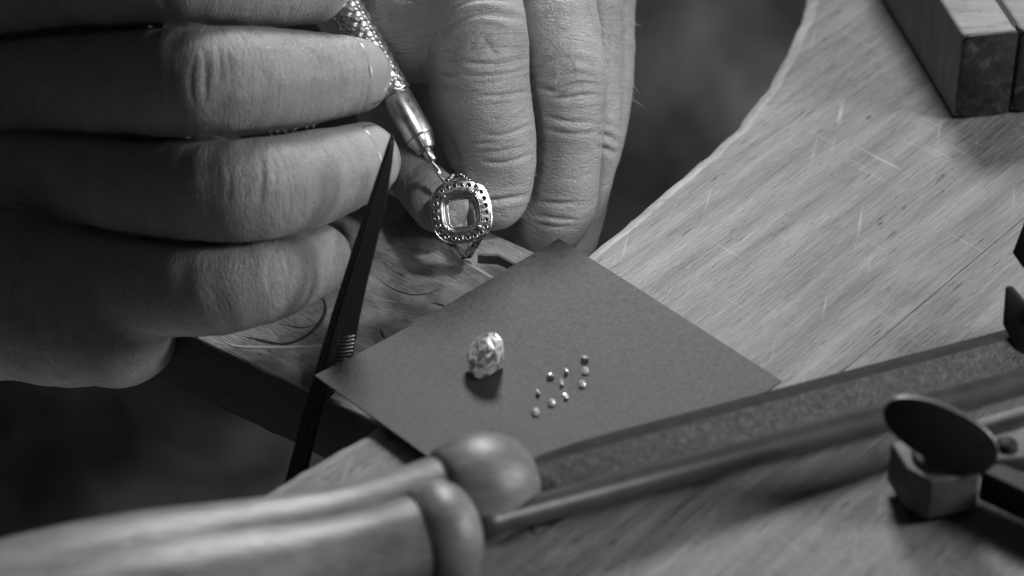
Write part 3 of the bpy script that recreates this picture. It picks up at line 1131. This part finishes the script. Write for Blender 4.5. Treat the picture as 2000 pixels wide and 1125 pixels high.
class Hand:
    def __init__(self, palm_k=.45, finger_k=.28, sep=.04):
        self.fingers, self.palm = [], []
        self.pk, self.fk, self.sep = palm_k, finger_k, sep

    def finger(self, nodes):
        """nodes: (photo x, photo y, depth, radius in photo units)"""
        self.fingers.append([(pd(x, y, d), r * d / FPX) for x, y, d, r in nodes])

    def flesh(self, nodes):
        self.palm.append([(pd(x, y, d), r * d / FPX) for x, y, d, r in nodes])

    @staticmethod
    def cone(P, a, ra, b, rb):
        ab = (b - a).astype(np.float32)
        L2 = float(ab @ ab) or 1e-6
        pa = P - a.astype(np.float32)
        t = np.clip((pa @ ab) / L2, 0, 1)
        dx = pa - t[..., None] * ab
        return np.sqrt((dx * dx).sum(-1)) - (ra + (rb - ra) * t)

    def segs(self):
        """every finger and flesh chain as short cones along a smooth spine"""
        if not hasattr(self, '_segs'):
            self._segs = []
            for kind, chains, per in (('f', self.fingers, 4), ('p', self.palm, 2)):
                for ch in chains:
                    if len(ch) > 2 and kind == 'f':
                        q = smoothline([np.append(p, r) for p, r in ch], per)
                    else:
                        q = [np.append(p, r) for p, r in ch]
                    self._segs.append((kind, [(u[:3], u[3], w[:3], w[3]) for u, w in zip(q, q[1:])]))
        return self._segs

    def sdf_chunk(self, P):
        lo, hi = P.min(0), P.max(0)
        far = np.float32(3.0)
        pal, fing = None, []
        for kind, sg_ in self.segs():
            d = None
            k = self.pk if kind == 'p' else .05
            for a, ra, b, rb in sg_:
                g = np.maximum(0, np.maximum(lo - np.maximum(a, b) - max(ra, rb), np.minimum(a, b) - max(ra, rb) - hi))
                if g @ g > 1.0:
                    continue
                c = self.cone(P, a, ra, b, rb)
                d = c if d is None else smin(d, c, k)
            if d is None:
                continue
            if kind == 'p':
                pal = d if pal is None else smin(pal, d, self.pk)
            else:
                fing.append(d)
        if pal is None:
            pal = np.full(len(P), far, np.float32)
        out = pal
        for c in fing:
            out = smin(out, smin(c, pal, self.pk), self.sep)
        if len(fing) > 1:                                       # the cleft where two fingers press together
            f = np.sort(np.stack(fing), 0)
            cl = np.exp(-((f[1] - f[0]) / .11) ** 2) * np.clip(f[1] / .2 + 1.4, 0, 1)
            out = out + .17 * cl * np.clip((pal - .05) / .4, 0, 1)
        return out

    def sdf(self, P):
        P = np.asarray(P, np.float32)
        if len(P) < 3000:
            return self.sdf_chunk(P)
        key = np.floor(P / 1.1).astype(np.int64)
        key = (key[:, 0] * 1009 + key[:, 1]) * 1009 + key[:, 2]
        od = np.argsort(key, kind='stable')
        cut = np.flatnonzero(np.diff(key[od])) + 1
        out = np.empty(len(P), np.float32)
        for ix in np.split(od, cut):
            out[ix] = self.sdf_chunk(P[ix])
        return out

    def grid(self, h):
        pts = [q for ch in self.fingers + self.palm for q in ch]
        lo = np.min([p - r for p, r in pts], 0) - .3
        hi = np.max([p + r for p, r in pts], 0) + .3
        n = np.ceil((hi - lo) / h).astype(int) + 1
        B = 6                                                   # coarse blocks first, fine only where the skin passes
        nb = -(-n // B)
        n = nb * B
        cen = np.stack(np.meshgrid(*[lo[i] + h * (B * np.arange(nb[i]) + (B - 1) / 2) for i in range(3)], indexing='ij'), -1)
        C = self.sdf(cen.reshape(-1, 3)).reshape(nb)
        F = np.repeat(np.repeat(np.repeat(C, B, 0), B, 1), B, 2)
        hot = np.argwhere(np.abs(C) < h * B * 1.35)
        loc = np.stack(np.meshgrid(*[np.arange(B)] * 3, indexing='ij'), -1).reshape(-1, 3)
        for i in range(0, len(hot), 8000):
            ijk = (hot[i:i + 8000, None, :] * B + loc[None]).reshape(-1, 3)
            F[tuple(ijk.T)] = self.sdf(lo + h * ijk)
        return F, lo, h

    def surface(self, h):
        F, lo, h = self.grid(h)
        ins = F < 0
        nx, ny, nz = F.shape
        cnt = np.zeros((nx - 1, ny - 1, nz - 1), np.int8)
        for a in (0, 1):
            for b in (0, 1):
                for c in (0, 1):
                    cnt += ins[a:nx - 1 + a, b:ny - 1 + b, c:nz - 1 + c]
        act = (cnt > 0) & (cnt < 8)
        idx = -np.ones(act.shape, np.int64)
        cells = np.argwhere(act)
        idx[act] = np.arange(len(cells))
        acc = np.zeros((len(cells), 3))
        num = np.zeros(len(cells))
        cor = [(a, b, c) for a in (0, 1) for b in (0, 1) for c in (0, 1)]
        for i in range(8):
            for j in range(i + 1, 8):
                if sum(abs(p - q) for p, q in zip(cor[i], cor[j])) != 1:
                    continue
                A, B = np.array(cor[i]), np.array(cor[j])
                fa, fb = F[tuple((cells + A).T)], F[tuple((cells + B).T)]
                m = (fa < 0) != (fb < 0)
                t = np.where(m, fa / np.where(m, fa - fb, 1), 0)
                acc += np.where(m[:, None], A + t[:, None] * (B - A), 0)
                num += m
        co = lo + h * (cells + acc / num[:, None])
        for _ in range(2):                                     # settle on the true surface
            f = self.sdf(co)
            g = self.grad(co)
            co = co - .8 * g * np.clip(f, -.05, .05)[:, None]
        quads = []
        for axn in range(3):
            o1, o2 = [(1, 2), (2, 0), (0, 1)][axn]
            sl0 = [slice(1, None)] * 3
            A = [slice(1, -1)] * 3
            A[axn] = slice(0, -1)
            B = [slice(1, -1)] * 3
            B[axn] = slice(1, None)
            a, b = ins[tuple(A)], ins[tuple(B)]
            for flip, mask in ((False, a & ~b), (True, ~a & b)):
                e = np.argwhere(mask)
                off = np.array([1, 1, 1])
                off[axn] = 0
                e = e + off
                d1, d2 = np.zeros(3, int), np.zeros(3, int)
                d1[o1], d2[o2] = 1, 1
                q = np.stack([idx[tuple(e.T)], idx[tuple((e - d1).T)], idx[tuple((e - d1 - d2).T)], idx[tuple((e - d2).T)]], 1)
                quads.append(q[:, ::-1] if flip else q)
        return co, np.concatenate(quads)

    def grad(self, co, e=.02):
        g = np.stack([self.sdf(co + np.eye(3)[i] * e) - self.sdf(co - np.eye(3)[i] * e) for i in range(3)], 1)
        return g / np.maximum(np.linalg.norm(g, axis=1, keepdims=True), 1e-6)

    def uv(self, co):
        best = np.full(len(co), 1e9)
        out = np.zeros((len(co), 3), np.float32)
        for fi, (kd, sg_) in enumerate(q for q in self.segs() if q[0] == 'f'):
            s = 0.0
            for a, ra, b, rb in sg_:
                ab = b - a
                L = np.linalg.norm(ab)
                t = np.clip((co - a) @ ab / L ** 2, 0, 1.0)
                dx = co - a - t[:, None] * ab
                d = np.linalg.norm(dx, axis=1) - (ra + (rb - ra) * t)
                ax = ab / L
                c = nrm(-FW - ax * (-FW @ ax))
                sd_ = np.cross(ax, c)
                tt = (co - a) @ ax
                v = np.arctan2(dx @ sd_, dx @ c) * ra
                m = d < best
                best[m] = d[m]
                out[m, 0] = s + tt[m]
                out[m, 1] = v[m]
                out[m, 2] = fi * 7.3
                s += L
        return out

    def march(self, c, d):
        """from inside point c outward along d to the skin"""
        t = np.linspace(.05, 2.6, 60)
        f = self.sdf(c + t[:, None] * d)
        i = int(np.argmax(f > 0))
        if i == 0:
            return c + d * .05
        t0, t1 = t[i - 1], t[i]
        return c + d * (t0 + (t1 - t0) * (-f[i - 1]) / (f[i] - f[i - 1]))


def crease_disp(px, py, lines):
    """depth of pressed-in skin lines; each line: (points, half width in photo units, depth in cm, bulge)"""
    out = np.zeros(len(px))
    for pts, w, dep, bul in lines:
        pts = np.array([q[:2] for q in smoothline([(x, y, 0) for x, y in pts], 5)])
        seg = np.linalg.norm(np.diff(pts, axis=0), axis=1)
        cum = np.concatenate([[0], np.cumsum(seg)])
        lo, hi = pts.min(0) - 6 * w, pts.max(0) + 6 * w
        m = np.where((px > lo[0]) & (px < hi[0]) & (py > lo[1]) & (py < hi[1]))[0]
        if not len(m):
            continue
        P = np.stack([px[m], py[m]], 1)
        best = np.full(len(m), 1e9)
        para = np.zeros(len(m))
        for i in range(len(pts) - 1):
            ab = pts[i + 1] - pts[i]
            t = np.clip(((P - pts[i]) @ ab) / (ab @ ab + 1e-9), 0, 1)
            d = np.linalg.norm(P - pts[i] - t[:, None] * ab, axis=1)
            k = d < best
            best[k] = d[k]
            para[k] = (cum[i] + t[k] * seg[i]) / cum[-1]
        taper = np.clip(np.sin(np.pi * np.clip(para, 0.0, 1.0)), 0, 1) ** .5
        out[m] += taper * (-dep * np.exp(-(best / w) ** 2) + bul * dep * np.exp(-((best - 2.6 * w) / (1.5 * w)) ** 2))
    return out


def grow(hand, name, parent, h, lines, seed):
    co, quads = hand.surface(h)
    me = bpy.data.meshes.new(name)
    me.from_pydata(co.tolist(), [], quads.tolist())
    me.update()
    tmp = bpy.data.objects.new('tmp', me)
    COL.objects.link(tmp)
    sm_ = tmp.modifiers.new('m', 'SMOOTH')
    sm_.factor, sm_.iterations = .5, 4
    ss_ = tmp.modifiers.new('s', 'SUBSURF')
    ss_.levels = ss_.render_levels = 1
    dg = bpy.context.evaluated_depsgraph_get()
    me2 = bpy.data.meshes.new_from_object(tmp.evaluated_get(dg))
    bpy.data.objects.remove(tmp)
    bpy.data.meshes.remove(me)
    me2.name = name
    n = len(me2.vertices)
    co = np.empty(n * 3)
    me2.vertices.foreach_get('co', co)
    co = co.reshape(-1, 3)
    nr = np.empty(n * 3)
    me2.vertices.foreach_get('normal', nr)
    nr = nr.reshape(-1, 3)
    face = (nr * nrm_rows(CP - co)).sum(1)
    px, py, d = proj(co)
    disp = crease_disp(px, py, lines) * np.clip(face * 3, 0, 1)
    hand.seed = seed
    lump = np.array([lumps(q, seed) for q in co.tolist()])
    co2 = co + nr * (disp + lump)[:, None]
    me2.vertices.foreach_set('co', co2.ravel())
    uvw = hand.uv(co)
    at_ = me2.attributes.new('skin_uv', 'FLOAT_VECTOR', 'POINT')
    at_.data.foreach_set('vector', uvw.ravel())
    me2.polygons.foreach_set('use_smooth', [True] * len(me2.polygons))
    me2.materials.clear()
    me2.update()
    print('HAND', name, n)
    return link(name, me2, M['skin'], parent)


def lumps(q, seed):
    v = Vector(q)
    return mnoise.noise(v * .8 + Vector((seed, seed, seed))) * .035 + mnoise.noise(v * 2.1 + Vector((seed, seed, seed))) * .016


def nrm_rows(a):
    return a / np.linalg.norm(a, axis=1, keepdims=True)


def nail(hand, parent, c, e_len, e_out, half_len, half_ang, lift=.028):
    """a curved plate that follows the fingertip's own surface"""
    e_len = nrm(e_len)
    e_out = nrm(e_out - e_len * (e_out @ e_len))
    e_w = np.cross(e_len, e_out)
    n, m = 14, 14
    top, bot = [], []
    for i in range(n + 1):
        s = -1 + 2 * i / n
        for j in range(m + 1):
            a = -1 + 2 * j / m
            # rounded corners of the plate
            sh = (1 - .10 * abs(a) ** 3) if s > 0 else (1 - .35 * abs(a) ** 2.2)
            aa = a * half_ang * (1 - .10 * max(0, -s) ** 2)
            d = nrm(math.cos(aa) * e_out + math.sin(aa) * e_w)
            p = hand.march(c + e_len * s * half_len * sh, d)
            p = p + d * lumps(p, hand.seed)
            e_ = min(1.0, (1 + s) / .3) * min(1.0, (1 - abs(a)) / .22 + .15)
            top.append(p + d * (lift * e_ - .012 * (1 - e_)))
            bot.append(p - d * .03)
    w = m + 1
    fs = []
    N = len(top)
    for i in range(n):
        for j in range(m):
            fs.append((i * w + j, i * w + j + 1, (i + 1) * w + j + 1, (i + 1) * w + j))
            fs.append((N + i * w + j, N + (i + 1) * w + j, N + (i + 1) * w + j + 1, N + i * w + j + 1))
    rim_ = [j for j in range(w)] + [i * w + m for i in range(1, n + 1)] + [n * w + j for j in range(m - 1, -1, -1)] + [i * w for i in range(n - 1, 0, -1)]
    for k in range(len(rim_)):
        a, b = rim_[k], rim_[(k + 1) % len(rim_)]
        fs.append((a, N + a, N + b, b))
    me = mesh_of('fingernail', top + bot, fs, True)
    bm = bmesh.new()
    bm.from_mesh(me)
    bmesh.ops.recalc_face_normals(bm, faces=bm.faces[:])
    bm.to_mesh(me)
    bm.free()
    return link('fingernail', me, M['nail'], parent)


# --- the hand that grips the handpiece
HA = Hand(.5, .35, .12)
HA.finger([(-60, -24, 65.5, 122), (140, -44, 63.2, 114), (330, -50, 60.5, 102), (470, -44, 60.9, 98), (600, -38, 62.2, 87)])
HA.finger([(-60, 190, 66.0, 124), (110, 168, 64.0, 115), (270, 163, 61.6, 113), (400, 159, 60.0, 110), (550, 158, 61.1, 102), (690, 148, 62.6, 76)])
HA.finger([(-50, 330, 65.8, 114), (120, 335, 64.0, 104), (300, 368, 61.5, 108), (470, 374, 60.1, 107), (590, 352, 61.0, 98), (704, 314, 62.3, 78)])
HA.finger([(-20, 490, 65.0, 116), (170, 520, 63.6, 108), (340, 556, 61.2, 102), (500, 546, 60.6, 91), (615, 505, 61.9, 71)])
HA.flesh([(-160, 120, 66.5, 170), (-120, 420, 66.0, 190), (-40, 560, 65.0, 170)])
HA.flesh([(-80, 560, 64.5, 180), (130, 600, 63.5, 145), (225, 635, 62.9, 122)])
HA.flesh([(-260, 540, 67.0, 200), (-120, 480, 66.0, 200)])
HA.flesh([(-60, -60, 69.5, 150), (-60, 300, 69.5, 175), (-60, 520, 68.5, 160)])
HA.flesh([(160, -70, 69.0, 120), (180, 180, 68.8, 130), (180, 400, 68.2, 125)])
HA.flesh([(-100, -190, 67.5, 170), (160, -190, 66.8, 130), (420, -150, 65.4, 90)])
HA.flesh([(380, -60, 68.4, 70), (400, 180, 68.0, 80), (380, 380, 67.4, 75)])
linesA = [
    ([(399, 95), (402, 150), (401, 205)], 5.6, 0.0372, .15),
    ([(422, 80), (430, 120), (428, 160)], 4.0, 0.0186, .15),
    ([(380, 110), (372, 160), (382, 215)], 4.8, 0.0155, .15),
    ([(440, 90), (452, 150), (445, 210)], 4.8, 0.0093, .15),
    ([(655, 85), (664, 150), (655, 225)], 4.0, 0.0124, .15),
    ([(676, 80), (688, 150), (678, 220)], 4.0, 0.0136, .15),
    ([(722, 112), (721, 150), (715, 195), (700, 228)], 3.2, 0.0310, .5),
    ([(506, 290), (512, 340), (508, 400)], 5.6, 0.0279, .15),
    ([(528, 300), (538, 350), (530, 420)], 4.8, 0.0155, .15),
    ([(440, 300), (448, 350), (444, 400)], 4.8, 0.0124, .15),
    ([(590, 275), (598, 330), (588, 395)], 4.8, 0.0124, .15),
    ([(625, 262), (637, 320), (624, 390)], 4.0, 0.0124, .15),
    ([(650, 262), (662, 320), (655, 380)], 4.0, 0.0124, .15),
    ([(735, 238), (742, 270), (744, 300)], 3.2, 0.0217, .4),
    ([(527, 500), (522, 535), (530, 575)], 4.8, 0.0186, .15),
    ([(555, 490), (562, 530), (556, 590)], 4.8, 0.0186, .15),
    ([(600, 475), (612, 510), (606, 560)], 4.8, 0.0186, .15),
    ([(640, 462), (650, 495), (646, 535)], 4.0, 0.0124, .15),
    ([(330, 18), (322, 0), (330, -20)], 5.6, 0.0186, .15),
    ([(560, -10), (566, 20), (560, 45)], 4.8, 0.0124, .15),
]
hA = thing('hand', 'bare hand in shadow with curled fingers gripping the steel handpiece', 'hand', pd(-60, 560, 62.5))
sA = grow(HA, 'skin', hA, .074, linesA, 3.1)
t_ = pd(690, 148, 62.6)
nail(HA, sA, t_, pd(760, 135, 63.3) - pd(600, 155, 61.6), RT * .85 - FW * .12 + UP * .12, .34, 1.0)
t_ = pd(704, 314, 62.3)
nail(HA, sA, t_, pd(770, 285, 63.1) - pd(610, 345, 61.3), RT * .85 - FW * .1 + UP * .25, .34, 1.0)

# --- the hand that holds the ring
HB = Hand(.5, .3, .08)
HB.finger([(905, -190, 65.6, 115), (915, -40, 64.2, 104), (932, 75, 63.6, 97), (938, 170, 63.9, 100), (958, 255, 64.4, 96), (962, 315, 64.8, 90), (957, 368, 65.0, 82)])
HB.finger([(1040, -190, 66.2, 105), (1060, -30, 65.2, 98), (1092, 110, 64.6, 88), (1104, 195, 64.6, 82), (1100, 300, 65.2, 74), (1085, 400, 66.0, 78), (1068, 440, 66.4, 70)])
HB.finger([(1120, -190, 67.0, 90), (1135, -20, 66.3, 78), (1150, 150, 66.0, 68), (1150, 270, 66.1, 62), (1140, 350, 66.6, 56), (1115, 460, 67.4, 55)])
HB.finger([(1160, -190, 68.0, 85), (1172, 0, 67.3, 70), (1176, 160, 67.0, 60), (1166, 270, 67.0, 54), (1140, 360, 67.4, 50), (1118, 470, 68.0, 48)])
HB.finger([(700, -40, 70, 110), (756, 130, 69, 86), (790, 270, 67.3, 74), (826, 350, 65.5, 60), (858, 398, 63.95, 58)])
HB.flesh([(900, -300, 69.0, 190), (1060, -300, 70.0, 180)])
HB.flesh([(870, -220, 67.5, 180), (822, -40, 65.4, 140), (812, 45, 64.7, 117)])
HB.flesh([(680, -150, 68.0, 120), (860, -260, 67.2, 200)])
linesB = [
    ([(845, 100), (868, 55), (905, 30), (950, 22), (1000, 32), (1018, 45)], 6, .055, .5),
    ([(828, 120), (848, 60), (890, 12), (940, -4), (1000, 4)], 6, .04, .5),
    ([(880, 75), (910, 58), (950, 48), (990, 55)], 4, .03, .4),
    ([(905, 122), (945, 126), (990, 124), (1024, 114)], 4, .04, .4),
    ([(900, 70), (930, 60), (975, 56), (1012, 66)], 4, .03, .4),
    ([(905, 148), (950, 150), (1005, 142), (1036, 130)], 4, .03, .4),
    ([(920, 163), (960, 162), (1005, 153), (1040, 148)], 4, .025, .4),
    ([(935, 190), (985, 186), (1046, 178)], 3.5, .035, .4),
    ([(860, 145), (878, 152), (895, 148)], 5, .025, .4),
    ([(943, 70), (950, 85), (962, 100), (975, 108)], 7, .03, .2),
    ([(930, 95), (945, 88), (970, 90), (1000, 96)], 4, .02, .3),
    ([(945, 265), (990, 262), (1048, 240)], 4, .03, .4),
    ([(930, 300), (975, 295), (1020, 285)], 3.5, .022, .4),
    ([(940, 318), (985, 318), (1045, 300)], 4, .035, .4),
    ([(920, 282), (950, 280), (975, 276)], 3.5, .02, .4),
    ([(882, 272), (892, 300), (900, 320)], 4, .02, .3),
    ([(905, 396), (940, 394), (985, 390), (1033, 380)], 4.5, .06, .5),
    ([(1050, 170), (1085, 180), (1110, 168), (1140, 162), (1178, 172)], 5, .06, .6),
    ([(1085, 160), (1110, 148), (1140, 146), (1172, 156)], 5, .05, .6),
    ([(1060, 190), (1100, 192), (1150, 186), (1184, 188)], 5, .05, .5),
    ([(1060, 225), (1110, 238), (1172, 240)], 4, .03, .4),
    ([(1060, 250), (1110, 262), (1168, 258)], 4, .025, .4),
    ([(1040, 140), (1060, 120), (1085, 108)], 5, .03, .4),
    ([(1100, 120), (1130, 116), (1160, 128)], 5, .03, .4),
    ([(1050, 394), (1090, 398), (1130, 394)], 4, .03, .4),
    ([(1045, 420), (1090, 428), (1130, 430)], 4, .03, .4),
    ([(1040, 436), (1085, 444), (1130, 442)], 4, .025, .4),
    ([(1168, 262), (1190, 268), (1212, 282)], 5, .05, .6),
    ([(1166, 288), (1185, 292), (1205, 300)], 5, .05, .5),
    ([(1170, 240), (1190, 245), (1212, 256)], 5, .03, .5),
    ([(712, 0), (722, 40), (742, 90), (762, 118)], 6, .03, .4),
    ([(722, -10), (735, 40), (756, 85), (775, 112)], 5, .02, .4),
    ([(802, 340), (812, 322), (835, 318)], 5, .03, .4),
]
hB = thing('hand', 'bare wrinkled hand pinching the ring between thumb and index finger', 'hand', pd(900, 300, 66))
sB = grow(HB, 'skin', hB, .066, linesB, 8.7)
nail(HB, sB, pd(836, 384, 65.3), pd(850, 420, 65.0) - pd(815, 330, 65.8), -RT * .8 - FW * .25 + UP * .1, .36, .75, .015)

# fine pale hairs on the backs of the fingers
hv = []
for i in range(90):
    x, y = (rnd.uniform(1060, 1170), rnd.uniform(0, 130)) if i < 60 else (rnd.uniform(1170, 1235), rnd.uniform(0, 200))
    o_, dr = pd(x, y, 60.0), nrm(pd(x, y, 61.0) - pd(x, y, 60.0))
    tt = np.linspace(0, 9, 240)
    f_ = HB.sdf(o_ + tt[:, None] * dr)
    k = int(np.argmax(f_ < 0))
    if k == 0:
        continue
    p = o_ + dr * tt[k]
    g_ = HB.grad(p[None].astype(np.float32))[0]
    tang = nrm(RT * rnd.uniform(.2, 1.0) - UP * rnd.uniform(.3, 1.0))
    L = rnd.uniform(.14, .32)
    path = [p + tang * L * t + g_ * (.03 + .16 * math.sin(t * 2.2) * L) for t in (0, .35, .7, 1.0)]
    hv.append(tube(path, [.006, .005, .004, .001], 4))
ho = part('hair', *join(*hv), plain('body_hair', .55, .45), sB, True)
ho['kind'] = 'stuff'
